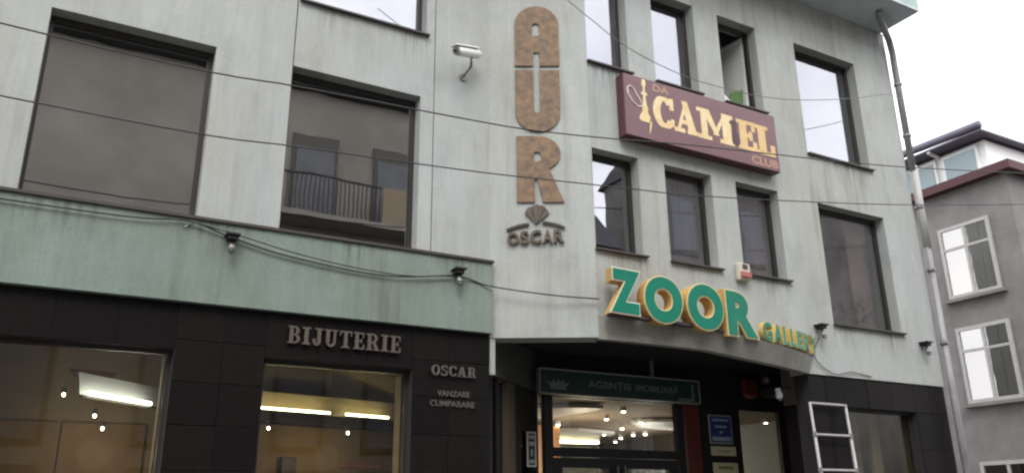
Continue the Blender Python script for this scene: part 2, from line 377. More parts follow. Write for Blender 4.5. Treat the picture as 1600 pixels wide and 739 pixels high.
def wall(F, a0, a1, z0, z1, holes, th, m, name='wall'):
    o, e, n = F; P = lambda a, d, z: o+e*a+n*d+Z*z
    xs = sorted({a0, a1, *[h_ for H in holes for h_ in H[:2] if a0 < h_ < a1]})
    zs = sorted({z0, z1, *[h_ for H in holes for h_ in H[2:] if z0 < h_ < z1]})
    solid = lambda x, z: a0 < x < a1 and z0 < z < z1 and not any(H[0] < x < H[1] and H[2] < z < H[3] for H in holes)
    mb = MB(); mid = lambda L, i: (L[i]+L[i+1])/2
    X = [a0-1]+xs+[a1+1]; ZZ = [z0-1]+zs+[z1+1]
    for i in range(len(X)-1):
        for j in range(len(ZZ)-1):
            cx, cz = mid(X, i), mid(ZZ, j); s_ = solid(cx, cz)
            if s_:
                for d in (0, th): mb.poly([P(X[i], d, ZZ[j]), P(X[i+1], d, ZZ[j]), P(X[i+1], d, ZZ[j+1]), P(X[i], d, ZZ[j+1])])
            if i+2 < len(X) and s_ != solid(mid(X, i+1), cz):
                x = X[i+1]; mb.poly([P(x, 0, ZZ[j]), P(x, th, ZZ[j]), P(x, th, ZZ[j+1]), P(x, 0, ZZ[j+1])])
            if j+2 < len(ZZ) and s_ != solid(cx, mid(ZZ, j+1)):
                z = ZZ[j+1]; mb.poly([P(X[i], 0, z), P(X[i+1], 0, z), P(X[i+1], th, z), P(X[i], th, z)])
    import bmesh
    ob = mb.build(name, m, B)
    bm = bmesh.new(); bm.from_mesh(ob.data); bmesh.ops.remove_doubles(bm, verts=bm.verts, dist=1e-5)
    bmesh.ops.recalc_face_normals(bm, faces=bm.faces); bm.to_mesh(ob.data); bm.free()
    return ob

def window(F, a0, a1, z0, z1, rec, pane, fw=.06, sill=True, sill_out=.05, opened=False, sill_over=.03, plabel=None, fl=None, ft=None):
    g = .002; fr = MB(); d0, d1 = rec, rec+.06; fl = fl or fw; ft = ft or fw
    fr.fbox(F, a0+g, a0+fl, d0, d1, z0+g, z1-g); fr.fbox(F, a1-fw, a1-g, d0, d1, z0+g, z1-g)
    fr.fbox(F, a0+fl, a1-fw, d0, d1, z1-ft, z1-g); fr.fbox(F, a0+fl, a1-fw, d0, d1, z0+g, z0+fl)
    w = fr.build('window', m_frame, B)
    if plabel: w['label'] = plabel
    if not opened:
        MB().fbox(F, a0+fl-.004, a1-fw+.004, d0+.025, d0+.033, z0+fl-.004, z1-ft+.004).build('pane', pane, w)
    if sill:
        MB().fbox(F, a0-.012, a1+sill_over, -sill_out, rec-.003, z0-.024, z0-.003).build('sill', m_flash, w)
    return w

# left facade, three render panels with open joints between them
LW = [(-2.75, -1.26, 4.34, 6.20), (-.46, 1.04, 4.34, 6.20), (1.83, 3.31, 4.34, 6.20), (-2.75, -1.26, 7.03, 8.85), (-.46, 1.04, 7.03, 8.85), (1.86, 3.36, 7.03, 8.85)]
wall(FL, -3.2, 1.822, 3.5, 9.07, [w for w in LW if w[0] < 1.5], .3, m_wall)
wall(FL, 1.834, 3.470, 3.5, 9.07, [w for w in LW if w[0] > 1.5], .3, m_wall)
wall(FL, 3.482, 4.2, 3.5, 9.07, [], .3, m_wall)
MB().box(-3.15, 1.83, 8.03, 8.06, 3.6, 4.3).box(1.824, 1.832, 8.02, 8.28, 4.4, 9).box(3.472, 3.480, 8.02, 8.28, 4.4, 9).build('joint_backing', m_flash, B)
for i, w in enumerate(LW):
    window(FL, *w, .15, m_mirror if i < 3 else m_mirror2, fw=.05, fl=.03, ft=.06, sill=i > 2)
# green band over the shops with its capping
MB().box(-3.2, 4.205, 7.93, 7.999, 3.5, 4.295).build('green_band', m_green, B)
MB().box(-3.2, 4.215, 7.905, 8.14, 4.297, 4.325).build('band_capping', m_flash, B)
# slanted face with the vertical sign
wall(FA, .0, 1.205, 3.46, 9.07, [], .28, m_wall)
# bay and right facade
RW = [(5.285, 5.97, 4.5, 5.76), (6.38, 7.15, 4.5, 5.76), (7.57, 8.34, 4.5, 5.76), (5.275, 5.92, 6.93, 8.29), (6.35, 7.09, 6.93, 8.29), (7.54, 8.27, 6.93, 8.29),
      (9.05, 10.38, 6.48, 8.28), (9.11, 10.5, 4.0, 5.73)]
wall(FR, 5.262, 11.25, 3.292, 9.07, RW+[(5.0, 8.5, 3.2, 3.56)], .3, m_wall)
for i, w in enumerate(RW):
    window(FR, *w, .15, m_mirror2 if i in (0, 3, 4, 5, 6) else m_sheer, fw=.05, sill_over=.05, opened=i == 5)
# the opened sash of the third upper window, swung inward
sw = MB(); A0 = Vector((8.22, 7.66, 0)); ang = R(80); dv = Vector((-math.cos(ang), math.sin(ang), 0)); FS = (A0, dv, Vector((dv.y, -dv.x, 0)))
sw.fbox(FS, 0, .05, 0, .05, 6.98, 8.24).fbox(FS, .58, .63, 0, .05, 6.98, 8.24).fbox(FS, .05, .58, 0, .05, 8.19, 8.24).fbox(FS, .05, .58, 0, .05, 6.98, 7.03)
sash = sw.build('open_sash', m_white, B); MB().fbox(FS, .048, .582, .02, .027, 7.028, 8.192).build('pane', m_white, sash)  # pane coloured white in place of a bright reflection on its glass

# rooms behind the upper windows
rm = MB()
rm.box(-3.1, 5.2, 8.32, 12, 3.86, 3.92).box(-3.1, 11.2, 8.32, 12, 6.5, 6.7).box(5.3, 11.2, 7.76, 8.3, 6.30, 6.45).box(5.3, 11.2, 7.76, 12, 3.86, 3.92)
rm.box(-3.1, 11.2, 11.9, 12, 3.93, 9.0).box(4.55, 4.65, 8.4, 11.88, 3.93, 6.48).box(8.7, 8.8, 7.76, 11.88, 3.93, 9.0)
rm.build('interior_wall', m_room, B)
MB().box(-3.2, -3.0, 8.31, 12.3, .1, 9.06).box(-3.2, 11.25, 12.01, 12.3, 3.6, 9.06).box(11.05, 11.25, 7.75, 12.0, .1, 9.06).build('side_wall', m_wall, B)
# eave slab
ev = [(-3.6, 7.3), (3.9, 7.3), (5.05, 6.72), (11.2, 6.72), (11.2, 12.6), (-3.6, 12.6)]
MB().prism([(x, y, 9.075) for x, y in ev], (0, 0, .05)).build('eave_soffit', m_soffit, B)
MB().prism([(x, y, 9.128) for x, y in ev], (0, 0, .62)).build('eave', m_eave, B)
MB().prism([(x+(.06 if x > 5 else -.06), y-(.06 if y < 8 else 0), 9.75) for x, y in ev], (0, 0, .05)).build('eave_flashing', m_flash, B)
# ---- ground floor granite: backing and separate tiles
SW = [(-2.75, -1.3, .5, 3.07), (-.52, .98, .5, 3.07), (1.79, 3.30, .5, 3.05)]
wall(FL, -3.2, 4.2, .1, 3.499, SW, .22, m_grout, 'shopfront_wall').location.y += .011
TILE = {}
def tile(x0, x1, z0, z1, y):
    g = .004; w, hh = x1-x0-g, z1-z0-g
    if w < .03 or hh < .03: return
    k = (round(w, 3), round(hh, 3)); mi = random.randrange(3)
    if (k, mi) not in TILE:
        mb = MB().box(0, w, 0, .03, 0, hh); o = mb.build('granite_tile', m_granite[mi], None, bevel=.0025); TILE[(k, mi)] = o.data
        bpy.data.objects.remove(o)
    o = bpy.data.objects.new('granite_tile', TILE[(k, mi)]); link(o, B)
    o.location = Vector((x0+g/2, y+random.uniform(-.0022, .0022), z0+g/2))-Vector(B.location)
ZJ = [.12, .49, .87, 1.25, 1.63, 2.01, 2.40, 2.78, 3.16, 3.497]
for xs in ([-3.2, -2.75], [-1.3, -.91, -.52], [.98, 1.40, 1.79], [3.30, 3.715, 4.2]):
    for a, b in zip(xs, xs[1:]):
        for c, d in zip(ZJ, ZJ[1:]): tile(a, b, c, d, 8.0)
for x0, x1, zb, zt in SW:
    n = 3
    for k in range(n):
        a, b = x0+(x1-x0)*k/n, x0+(x1-x0)*(k+1)/n
        tile(a, b, zt, 3.497, 8.0); tile(a, b, .12, .5, 8.0)
SR = (9.13, 10.56, .4, 2.90)
wall(FR, 8.5, 11.25, .1, 3.288, [SR], .22, m_grout, 'shopfront_wall').location.y += .026
ZR = [.12, .40, .87, 1.25, 1.63, 2.01, 2.40, 2.90, 3.285]
for xs in ([8.5, 8.81, 9.13], [10.56, 10.90, 11.25]):
    for a, b in zip(xs, xs[1:]):
        for c, d in zip(ZR, ZR[1:]): tile(a, b, c, d, 7.455)
for k in range(3):
    a, b = 9.13+1.43*k/3, 9.13+1.43*(k+1)/3
    tile(a, b, 2.90, 3.285, 7.455); tile(a, b, .12, .40, 7.455)
MB().box(8.501, 8.53, 7.69, 7.90, .12, 2.93).build('return_pier', m_granite[1], B)
MB().box(8.501, 8.53, 7.69, 7.90, 2.935, 3.56).build('return_lintel', mat('brown_return_paint', (.10, .075, .06), .8), B)
# shop windows
for F, (a0, a1, z0, z1) in ((FL, SW[0]), (FL, SW[1]), (FL, SW[2]), (FR, SR)):
    w = window(F, a0, a1, z0, z1, .12, m_shop, fw=.035, sill=False)
    w.name = 'shop_window'; MB().fbox(F, a1-.05, a1-.036, .182, .34, z0+.04, z1-.04).build('jamb_lining', m_shopwall, w)
# plaster strip at the end of the granite pier
MB().box(4.203, 4.262, 7.985, 8.05, 3.06, 3.455).build('plaster_strip', m_wall, B)

# ---- shop interior (left)
si = MB().box(-3.0, 4.5, 9.75, 9.85, .3, 3.42)
si.box(-3.0, -2.95, 8.3, 9.74, .3, 3.42)
si.build('shop_back_wall', m_shopwall, B)
MB().box(-3.0, 4.2, 8.27, 9.74, 3.36, 3.42).build('shop_ceiling', m_shopdark, B)
MB().box(-3.0, 4.2, 8.27, 9.74, .2, .28).build('shop_floor', m_shopfloor, B)
MB().hexa([(1.72, 9.0, .3), (1.78, 9.0, .3), (1.78, 9.74, .3), (1.72, 9.74, .3), (1.72, 9.0, 3.35), (1.78, 9.0, 3.35), (1.78, 9.74, 3.35), (1.72, 9.74, 3.35)]).build('shop_partition', m_shopwall, B)
cn = MB(); cn.bar((1.80, 9.13, 2.635), (4.16, 9.64, 2.635), .22, .10); cn.build('cornice_shelf', m_shelf, B)
lowp = MB(); lowp.bar((1.80, 9.22, 1.43), (4.16, 9.73, 1.43), .02, 2.28, (0, 0, 1)); lowp.build('display_wall', m_shopwarm, B)
bul = MB(); bul.bar((1.80, 9.38, 3.02), (2.95, 9.63, 3.02), .02, .62); bul.build('bulkhead', m_shopdark, B)
cv = MB(); cv.bar((1.80, 9.24, 2.80), (4.16, 9.75, 2.80), .02, .24); cv.build('cove_panel', m_shopwall, B)
def emit_thing(name, label, cat, mb, m, loc, group=None, power=0, col=(1, 1, 1), lloc=None):
    t = thing(name, label, cat, loc, group); mb.build('lamp_tube', m, t); return t
def light(name, loc, power, col, size=.15):
    ld = bpy.data.lights.new(name, 'POINT'); ld.energy = power; ld.color = col; ld.shadow_soft_size = size
    o = bpy.data.objects.new(name, ld); link(o); o.location = loc; return o
# left display: slanted cool fluorescent fitting with its white reflector
t = thing('fluorescent_lamp', 'cool white fluorescent tube glowing in the leftmost shop window', 'lamp', (.74, 8.85, 2.7))
MB().tube([(.36, 8.50, 2.70), (.95, 9.07, 2.70)], .017).build('lamp_tube', m_tubec, t, True)
MB().hexa([(.32, 8.50, 2.66), (1.20, 9.34, 2.66), (1.17, 9.37, 2.66), (.29, 8.53, 2.66), (.32, 8.50, 2.685), (1.20, 9.34, 2.685), (1.17, 9.37, 2.685), (.29, 8.53, 2.685)]).build('lamp_tray', m_shopdark, t)
MB().hexa([(.29, 8.54, 2.69), (1.17, 9.38, 2.69), (1.15, 9.40, 2.69), (.27, 8.56, 2.69), (.26, 8.62, 2.90), (1.15, 9.46, 2.90), (1.13, 9.48, 2.90), (.24, 8.64, 2.90)]).build('reflector', m_white, t)
for k, (a, b, lab) in enumerate((((1.98, 9.13), (2.86, 9.32), 'longer warm white tube glowing on the cornice in the middle shop window'), ((3.06, 9.36), (3.62, 9.48), 'shorter warm white tube glowing on the cornice at the right'))):
    t = thing('cornice_lamp', lab, 'lamp', (a[0], a[1], 2.69), 'tubes on the cornice')
    MB().tube([(*a, 2.725), (*b, 2.725)], .011).build('lamp_tube', m_tubew, t, True)
    MB().bar((*a, 2.70), (*b, 2.70), .05, .02).build('lamp_base', m_white, t)
for k, (x, y, z, lab) in enumerate(((2.10, 8.95, 2.50, 'small halogen spot at the left under the cornice'), (3.02, 9.14, 2.50, 'small halogen spot at the middle under the cornice'),
                                    (.17, 8.85, 2.72, 'small halogen spot highest in the left shop window'), (.46, 8.95, 2.55, 'small halogen spot right under the cool fluorescent tube'), (.55, 9.1, 2.45, 'small halogen spot lowest in the left shop window'))):
    t = thing('spot_lamp', lab, 'lamp', (x, y, z), 'halogen spots in the shop windows')
    MB().tube([(x, y, z), (x, y-.01, z-.012)], .011).build('bulb', m_bulb, t)
    MB().tube([(x, y+.05, z+.06), (x, y, z+.002)], .022).build('lamp_holder', m_grey, t)
light('shop_light', (.5, 8.9, 2.2), 7, (1, .85, .62)); light('shop_light', (2.7, 8.75, 2.2), 5, (1, .86, .55))
o = MB().prism([(.18, 9.2, 3.02), (.62, 9.3, 3.02), (.58, 9.3, 2.9), (.45, 9.27, 2.97), (.36, 9.25, 2.86), (.24, 9.21, 2.95)], (0, .02, 0)).build('brown_drape', m_wood); tag(o, 'red brown drape hanging from the ceiling of the left shop window', 'drape')
for k in range(2):
    o = MB().box(-.6+k*.82, .18+k*.82, 9.70, 9.74, .4, 2.55).build('tan_board', m_shopwarm); tag(o, ('left' if k == 0 else 'right')+' tan board at the back of the leftmost shop window', 'panel')
# goods on the display panel
for k, (x, z, w, hh, m, lab) in enumerate(((2.42, 2.10, .17, .26, m_shelf, 'dark framed picture hanging low in the middle shop window'), (3.30, 2.17, .5, .05, m_oak, 'upper brown display ledge in the middle shop window'), (3.32, 1.98, .5, .05, m_oak, 'lower brown display ledge in the middle shop window'))):
    y = 9.22+(x-1.8)*.216-.06
    o = MB().bar((x-w/2, y-w*.108, z), (x+w/2, y+w*.108, z), .05, hh).build('display_ledge' if k else 'picture_frame', m, None, bevel=.006); tag(o, lab, 'shelf' if k else 'picture')

# ---- entrance recess
sof = [(4.2, 8.02), (5.27, 7.46), (8.5, 7.46), (8.5, 7.95), (10.3, 7.95), (10.3, 9.06), (4.2, 9.06)]
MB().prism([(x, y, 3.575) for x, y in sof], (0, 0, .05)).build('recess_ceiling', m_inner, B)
FD = (Vector((4.2, 8.03, 0)), Vector((1.22, 1.02, 0)).normalized(), Vector((-1.02, 1.22, 0)).normalized())
LD = math.hypot(1.22, 1.02)
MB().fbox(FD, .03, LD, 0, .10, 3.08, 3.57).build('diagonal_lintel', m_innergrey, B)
dg = MB().fbox(FD, .03, .12, 0, .09, .12, 3.07).fbox(FD, .28, .33, 0, .09, .12, 3.07).fbox(FD, .80, 1.0, 0, .09, .12, 3.07).fbox(FD, 1.4, LD, 0, .09, .12, 3.07).fbox(FD, 1.0, 1.4, 0, .09, 2.55, 3.07)
w = dg.build('side_door_frame', m_black, B)
MB().fbox(FD, .52, .76, -.02, .05, .12, 3.06).build('door_post', mat('brown_post', (.075, .055, .04), .5), w)
MB().fbox(FD, .12, .28, .03, .04, .12, 3.07).fbox(FD, .33, 1.4, .052, .062, .12, 3.05).build('pane', m_darkglass, w)
for k in range(5): MB().fbox(FD, .13, .27, .07, .25, 1.9+.16*k, 1.912+.16*k).build('display_shelf', m_grey, w)
# entrance screen at the back
YE = 9.05
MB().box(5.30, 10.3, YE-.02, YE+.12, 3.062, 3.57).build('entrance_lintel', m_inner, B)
es = MB()
for a, b in ((5.33, 5.41), (5.505, 5.63), (7.62, 7.74)): es.box(a, b, YE-.03, YE+.05, .12, 3.06)
es.box(5.63, 7.62, YE-.028, YE+.05, 2.30, 2.41).box(5.63, 7.62, YE-.028, YE+.05, 3.035, 3.06)
es.build('entrance_screen', m_black, B)
MB().box(5.405, 5.51, YE, YE+.01, .3, 3.058).build('pane', m_shop, B)
MB().box(5.62, 7.63, YE+.004, YE+.014, 2.405, 3.04).build('transom_pane', m_shop, B)
for k, (a, b) in enumerate(((5.64, 6.62), (6.635, 7.61))):
    dr = MB().box(a, a+.12, YE-.02, YE+.04, .14, 2.29).box(b-.12, b, YE-.02, YE+.04, .14, 2.29).box(a+.12, b-.12, YE-.02, YE+.04, 2.17, 2.29).box(a+.12, b-.12, YE-.02, YE+.04, .14, .4).build('entrance_door', m_black, B)
    MB().box(a+.115, b-.115, YE, YE+.008, .395, 2.175).build('pane', m_shop, dr)
    MB().tube([((b-.05) if k == 0 else (a+.05), YE-.07, 1.0), ((b-.05) if k == 0 else (a+.05), YE-.07, 2.2)], .012).build('handle', m_grey, dr)
MB().box(7.76, 8.01, YE-.05, YE+.10, .12, 3.058).build('wood_pillar', m_wood, B)
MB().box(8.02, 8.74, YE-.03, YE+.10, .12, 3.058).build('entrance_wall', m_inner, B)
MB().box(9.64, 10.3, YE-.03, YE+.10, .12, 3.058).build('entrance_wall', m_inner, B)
ws = MB().box(8.75, 8.79, YE-.02, YE+.05, .12, 3.058).box(9.58, 9.63, YE-.02, YE+.05, .12, 3.058).box(8.79, 9.58, YE-.02, YE+.05, 3.02, 3.058).build('side_light', m_black, B)
MB().box(8.785, 9.585, YE, YE+.01, .12, 3.025).build('pane', m_shop, ws)
# lobby behind
MB().box(5.3, 11.0, YE+.13, 15.6, 3.10, 3.16).build('lobby_ceiling', m_lobby, B)
MB().box(5.2, 5.29, YE+.13, 15.6, .1, 3.2).box(5.2, 11.0, 15.61, 15.7, .1, 3.2).build('lobby_wall', mat('lobby_pale_wall', (.30, .30, .23), .8), B)
MB().box(10.9, 10.99, 12.32, 15.6, .1, 3.09).build('lobby_wall', m_shopdark, B)
MB().box(5.3, 11.0, YE+.13, 15.6, .1, .14).build('lobby_floor', m_shopfloor, B)
def swoop(pts, z): MB().prism([(x, y, z) for x, y in pts], (0, 0, .05)).build('ceiling_wave', m_white, B)
swoop([(5.5, 10.6), (6.0, 10.15), (6.55, 9.85), (6.95, 9.78), (7.0, 10.0), (6.95, 10.5), (6.9, 11.1), (6.2, 11.6), (5.5, 11.6)], 3.03)
swoop([(8.5, 11.2), (8.7, 10.9), (9.0, 10.75), (9.5, 10.7), (10.5, 10.75), (10.8, 11.5), (9.9, 11.9), (9.1, 11.75)], 3.03)
swoop([(7.6, 13.2), (8.4, 12.6), (9.4, 12.9), (9.6, 13.3), (8.8, 13.9), (7.9, 13.8)], 3.03)
MB().box(7.0, 7.62, 12.0, 12.6, .14, 3.02).build('lobby_kiosk', m_oak, B)
SP = [(7.57, 11.97), (7.82, 10.93), (7.46, 10.0), (8.61, 11.09), (8.95, 12.06), (10.0, 12.76), (10.05, 13.6), (10.5, 14.4), (9.3, 13.1), (10.62, 10.30), (9.9, 13.0)]
g0 = thing('ceiling_spot', 'leftmost recessed spotlight seen through the transom glass above the doors', 'lamp', (SP[0][0], SP[0][1], 3.06), 'recessed lobby spotlights')
x, y = SP[0]
MB().tube([(x, y, 3.025), (x, y, 3.035)], .028, 10).build('bulb', m_bulb, g0); MB().tube([(x, y, 3.036), (x, y, 3.098)], .045, 12).build('spot_ring', m_white, g0)
for x, y in SP[1:]:
    c = copy_tree(g0); c.location = (x, y, 3.06)
    c['label'] = {(7.82, 10.93): 'second highest lobby spotlight, just left of the highest one', (7.46, 10.0): 'highest spotlight of those seen through the transom glass'}.get((x, y), 'small spotlight in the far cluster seen through the transom glass')
    if (x, y) == (10.62, 10.30): c['label'] = 'single bright spotlight seen through the narrow glass beside the notices'
tl = thing('lobby_tube', 'straight warm fluorescent tube low across the transom glass', 'lamp', (9.2, 13.95, 2.97))
MB().tube([(8.75, 13.95, 2.955), (9.75, 13.95, 2.965)], .022).build('lamp_tube', m_tubew, tl, True); MB().box(8.7, 9.8, 13.96, 14.0, 2.95, 3.09).build('lamp_base', m_white, tl)
light('lobby_light', (7.6, 11.2, 2.4), 36, (1, .92, .76), .3); light('lobby_light', (9.6, 12.2, 2.4), 40, (.95, .97, 1), .3)
# right shop interior
MB().box(9.1, 11.0, 8.35, 8.45, .1, 3.2).build('shop_back_wall', m_shopdark, B)
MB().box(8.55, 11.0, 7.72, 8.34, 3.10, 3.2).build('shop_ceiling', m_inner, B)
o = MB().box(10.18, 10.36, 7.95, 8.0, .2, 2.95).build('blind_strip', m_curtainp, None); tag(o, 'pale vertical blind strip at the right of the corner shop window', 'blind')
o = MB().box(9.2, 10.0, 8.0, 8.02, .2, 2.97).build('grey_blind', m_curtain, None); tag(o, 'wide grey blind behind the corner shop glass', 'blind')

# ---- curved canopy over the entrance
CB = [(5.262, 7.432, 3.444), (5.586, 7.349, 3.429), (5.962, 7.276, 3.414), (6.29, 7.232, 3.403), (6.625, 7.206, 3.392), (6.88, 7.20, 3.37), (7.125, 7.204, 3.349), (7.36, 7.218, 3.335),
      (7.605, 7.243, 3.323), (7.83, 7.274, 3.313), (8.042, 7.312, 3.304), (8.25, 7.355, 3.296), (8.51, 7.425, 3.286)]
cm = MB(); rows = []
for k, (x, y, z) in enumerate(CB):
    tt = k/(len(CB)-1); o_ = .10*math.sin(math.pi*tt)**.7; hh = .26-.05*tt
    rows.append([(x+.10*tt, y-o_, z+hh), (x, y, z), (x, y+.10, z), (x, y+.10, 3.57), (x+.10*tt, 7.438, 3.57), (x+.10*tt, 7.438, z+hh)])
for a, b in zip(rows, rows[1:]):
    for j in range(6):
        cm.poly([a[j], a[(j+1) % 6], b[(j+1) % 6], b[j]])
cm.poly(rows[0]); cm.poly(rows[-1])
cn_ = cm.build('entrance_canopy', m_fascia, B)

# ---- rain stains below sills, lamps and capping
def stain_material():
    m = bpy.data.materials.new('rain_stain'); m.use_nodes = True; n = m.node_tree.nodes; l = m.node_tree.links; b = n['Principled BSDF']
    b.inputs['Base Color'].default_value = (.10, .095, .08, 1); b.inputs['Roughness'].default_value = .95; b.inputs['Specular IOR Level'].default_value = .1
    tc = n.new('ShaderNodeTexCoord'); sp = n.new('ShaderNodeSeparateXYZ'); l.new(tc.outputs['Generated'], sp.inputs[0])
    g = n.new('ShaderNodeNewGeometry'); mp = n.new('ShaderNodeMapping'); mp.inputs['Scale'].default_value = (1, 1, .05)
    l.new(g.outputs['Position'], mp.inputs['Vector']); t = n.new('ShaderNodeTexNoise'); t.inputs['Scale'].default_value = 26; t.inputs['Detail'].default_value = 4
    l.new(mp.outputs[0], t.inputs['Vector'])
    def M(op, a, c):
        k = n.new('ShaderNodeMath'); k.operation = op
        for i_, q in enumerate((a, c)):
            if isinstance(q, (int, float)): k.inputs[i_].default_value = q
            else: l.new(q, k.inputs[i_])
        return k.outputs[0]
    r_ = n.new('ShaderNodeMapRange'); r_.inputs[1].default_value = .42; r_.inputs[2].default_value = .68; l.new(t.outputs['Fac'], r_.inputs[0])
    edge = M('MULTIPLY', M('MULTIPLY', sp.outputs[0], M('SUBTRACT', 1, sp.outputs[0])), 4)
    fade = M('POWER', sp.outputs[2], 1.6)
    l.new(M('MULTIPLY', M('MULTIPLY', M('MULTIPLY', r_.outputs[0], edge), fade), .46), b.inputs['Alpha'])
    return m
m_stain = stain_material()
def stain(F, a0, a1, zt, hgt, d=.002):
    o_, e_, n_ = F; P = lambda a, z: o_+e_*a-n_*d+Z*z
    MB().poly([P(a0, zt-hgt), P(a1, zt-hgt), P(a1, zt), P(a0, zt)]).build('rain_stain', m_stain, B)
for a0, a1, zt, hh in ((5.45, 6.08, 4.476, .5), (6.55, 7.24, 4.476, .42), (7.75, 8.42, 4.476, .5), (9.05, 9.5, 3.976, .4), (10.0, 10.6, 3.976, .5), (9.3, 10.45, 6.455, .45), (10.95, 11.24, 9.07, 1.6), (5.3, 6.0, 6.905, .5)):
    stain(FR, a0, a1, zt, hh)
for a0, a1, zt, hh in ((2.0, 2.5, 7.004, .5), (3.0, 3.42, 7.004, .6), (-.3, .8, 7.004, .4)): stain(FL, a0, a1, zt, hh)
for a0, a1, zt, hh in ((-.6, .3, 4.29, .4), (.9, 1.6, 4.29, .5), (2.2, 2.9, 4.29, .35), (3.4, 4.1, 4.29, .5)): stain(FL, a0, a1, zt, hh, .072)

# ---- downpipe at the corner
pp = MB().tube([(10.60, 7.0, 9.06), (10.66, 7.05, 8.98), (11.18, 7.30, 8.86), (11.30, 7.36, 8.70), (11.31, 7.37, 8.4), (11.31, 7.37, 6.62)], .052, 10).build('downpipe', m_pipe, B, True)
MB().tube([(11.33, 7.37, 6.7), (11.33, 7.37, 5.35)], .056, 10).build('pale_pipe_section', m_pipew, pp, True)
MB().tube([(11.32, 7.37, 5.36), (11.32, 7.37, .15)], .05, 10).build('lower_pipe_section', m_pipe, pp, True)
for z in (8.1, 7.2, 6.0, 5.0, 3.9): MB().tube([(11.31, 7.37, z), (11.31, 7.37, z+.035)], .068, 10).build('pipe_clip', m_grey, pp)

# ------------------------------------------------------------------ vertical sign
def faceA(s, z, d): return FA[0]+FA[1]*s+Z*z-FA[2]*d
sg = thing('vertical_sign', 'tall mottled bronze vertical sign with the letters AUR on grey wall', 'sign', faceA(.59, 5.04, 0))
rA = .2735
LA = [[(.317, 6.832)]+arc(.5905, 7.406, rA, rA, 180, 0, 22)+[(.864, 6.832), (.622, 6.832), (.622, 7.02), (.545, 7.02), (.545, 6.832)], [(.535, 7.255), (.625, 7.255), (.625, 7.40), (.60, 7.43), (.56, 7.43), (.535, 7.40)]]
LU = [[(.317, 6.772)]+arc(.588, 6.215, .271, .272, 180, 360, 22)+[(.859, 6.772), (.618, 6.772), (.618, 6.24)]+arc(.579, 6.24, .039, .05, 0, -180, 8)+[(.540, 6.772)]]
LR = [[(.322, 5.045), (.322, 5.885), (.58, 5.885)]+arc(.58, 5.665, .262, .22, 90, -62, 16)+[(.872, 5.045), (.625, 5.045), (.560, 5.33), (.532, 5.33), (.532, 5.045)], [(.530, 5.56), (.530, 5.68), (.585, 5.68), (.612, 5.655), (.612, 5.585), (.585, 5.56)]]
def solidplate(loops, fnw, name, m, par, d0, d1):
    v, f = plate_verts(loops); mb = MB(); mb.v = [Vector(fnw(p.x, p.y, d0+(p.z+.5)*(d1-d0))) for p in v]; mb.f = f
    return mb.build(name, m, par)
for L in (LA, LU, LR):
    body = solidplate(L, faceA, 'letter', m_logo, sg, .002, .017)
    solidplate(L, faceA, 'letter_face', m_bronze, body, .0175, .022)
ol = thing('jeweller_logo', 'small dark bronze OSCAR logo with a diamond and two arcs below the tall letters', 'sign', faceA(.54, 4.54, 0))
fan = [(.541, 4.775), (.41, 4.915), (.43, 4.965), (.49, 5.0), (.55, 5.015), (.61, 5.005), (.665, 4.965), (.692, 4.91)]
facets = [([(.541, 4.775), (.41, 4.915), (.44, 4.97), (.475, 4.985)], .030), ([(.541, 4.775), (.483, 4.988), (.55, 5.013), (.575, 5.01)], .036), ([(.541, 4.775), (.583, 5.008), (.63, 4.992), (.645, 4.98)], .030), ([(.541, 4.775), (.652, 4.975), (.675, 4.945), (.692, 4.91)], .024)]
for P_, d in facets: solidplate([P_], faceA, 'diamond_facet', m_logo, ol, .004, d)
for a in (arc(.30, 4.36, .46, .43, 122, 88, 10), ):
    pass
def arcband(c, r0, r1, a0, a1): return [arc(*c, r0, r0, a0, a1, 10)+arc(*c, r1, r1, a1, a0, 10)]
solidplate(arcband((.535, 4.02), .745, .775, 116, 96), faceA, 'logo_arc', m_bronze_edge, ol, .004, .03)
solidplate(arcband((.545, 4.04), .745, .775, 85, 65), faceA, 'logo_arc', m_bronze_edge, ol, .004, .03)
x = .205
for i, (ch, w, zb, zt) in enumerate((('O', .135, 4.53, 4.67), ('S', .10, 4.535, 4.69), ('C', .13, 4.54, 4.70), ('A', .115, 4.54, 4.70), ('R', .12, 4.55, 4.70))):
    vf = text_verts(ch, .035)
    placed(vf, lambda u, v, d, x=x, w=w, zb=zb, zt=zt: faceA(x+u*w, zb+(zt-zb)*v, .004+.035*d)).build('letter', m_logo, ol); x += w+.013

# ------------------------------------------------------------------ ZOOR GALLERY box letters on the canopy
def Yf(x): return 7.05+.085*(x-6.6)**2
zs_ = thing('box_letter_sign', 'big teal and cream ZOOR GALLERY box letters standing along the curved canopy', 'sign', (6.8, 7.2, 3.55))
def P3(x, z): return Vector((x, Yf(x), z))
big = [('Z', 5.262, 5.655, 3.695, 3.662, 4.222, 4.182, .10, m_creamw), ('O', 5.675, 6.185, 3.612, 3.60, 4.172, 4.152, .085, m_cream), ('O', 6.235, 6.785, 3.582, 3.572, 4.145, 4.130, .085, m_cream), ('R', 6.815, 7.365, 3.553, 3.555, 4.115, 4.108, .10, m_cream)]
for ch, xa, xb, za, zb, zta, ztb, off, rim in big:
    a, b = P3(xa, za), P3(xb, zb); n = Vector(((b-a).y, -(b-a).x, 0)).normalized()
    TLv, TRv = P3(xa, zta), P3(xb, ztb)
    outer = text_verts(ch, .078); bb = bbox(outer[0])
    body = placed(outer, quadmap(a, b, TLv, TRv, n, .155)).build('box_letter', m_yside, zs_)
    placed(outer, quadmap(a, b, TLv, TRv, n, .004, .0045)).build('letter_rim', rim, body)
    placed(text_verts(ch, .056), quadmap(a, b, TLv, TRv, n, .006, .0115), bb).build('letter_face', m_teal, body)
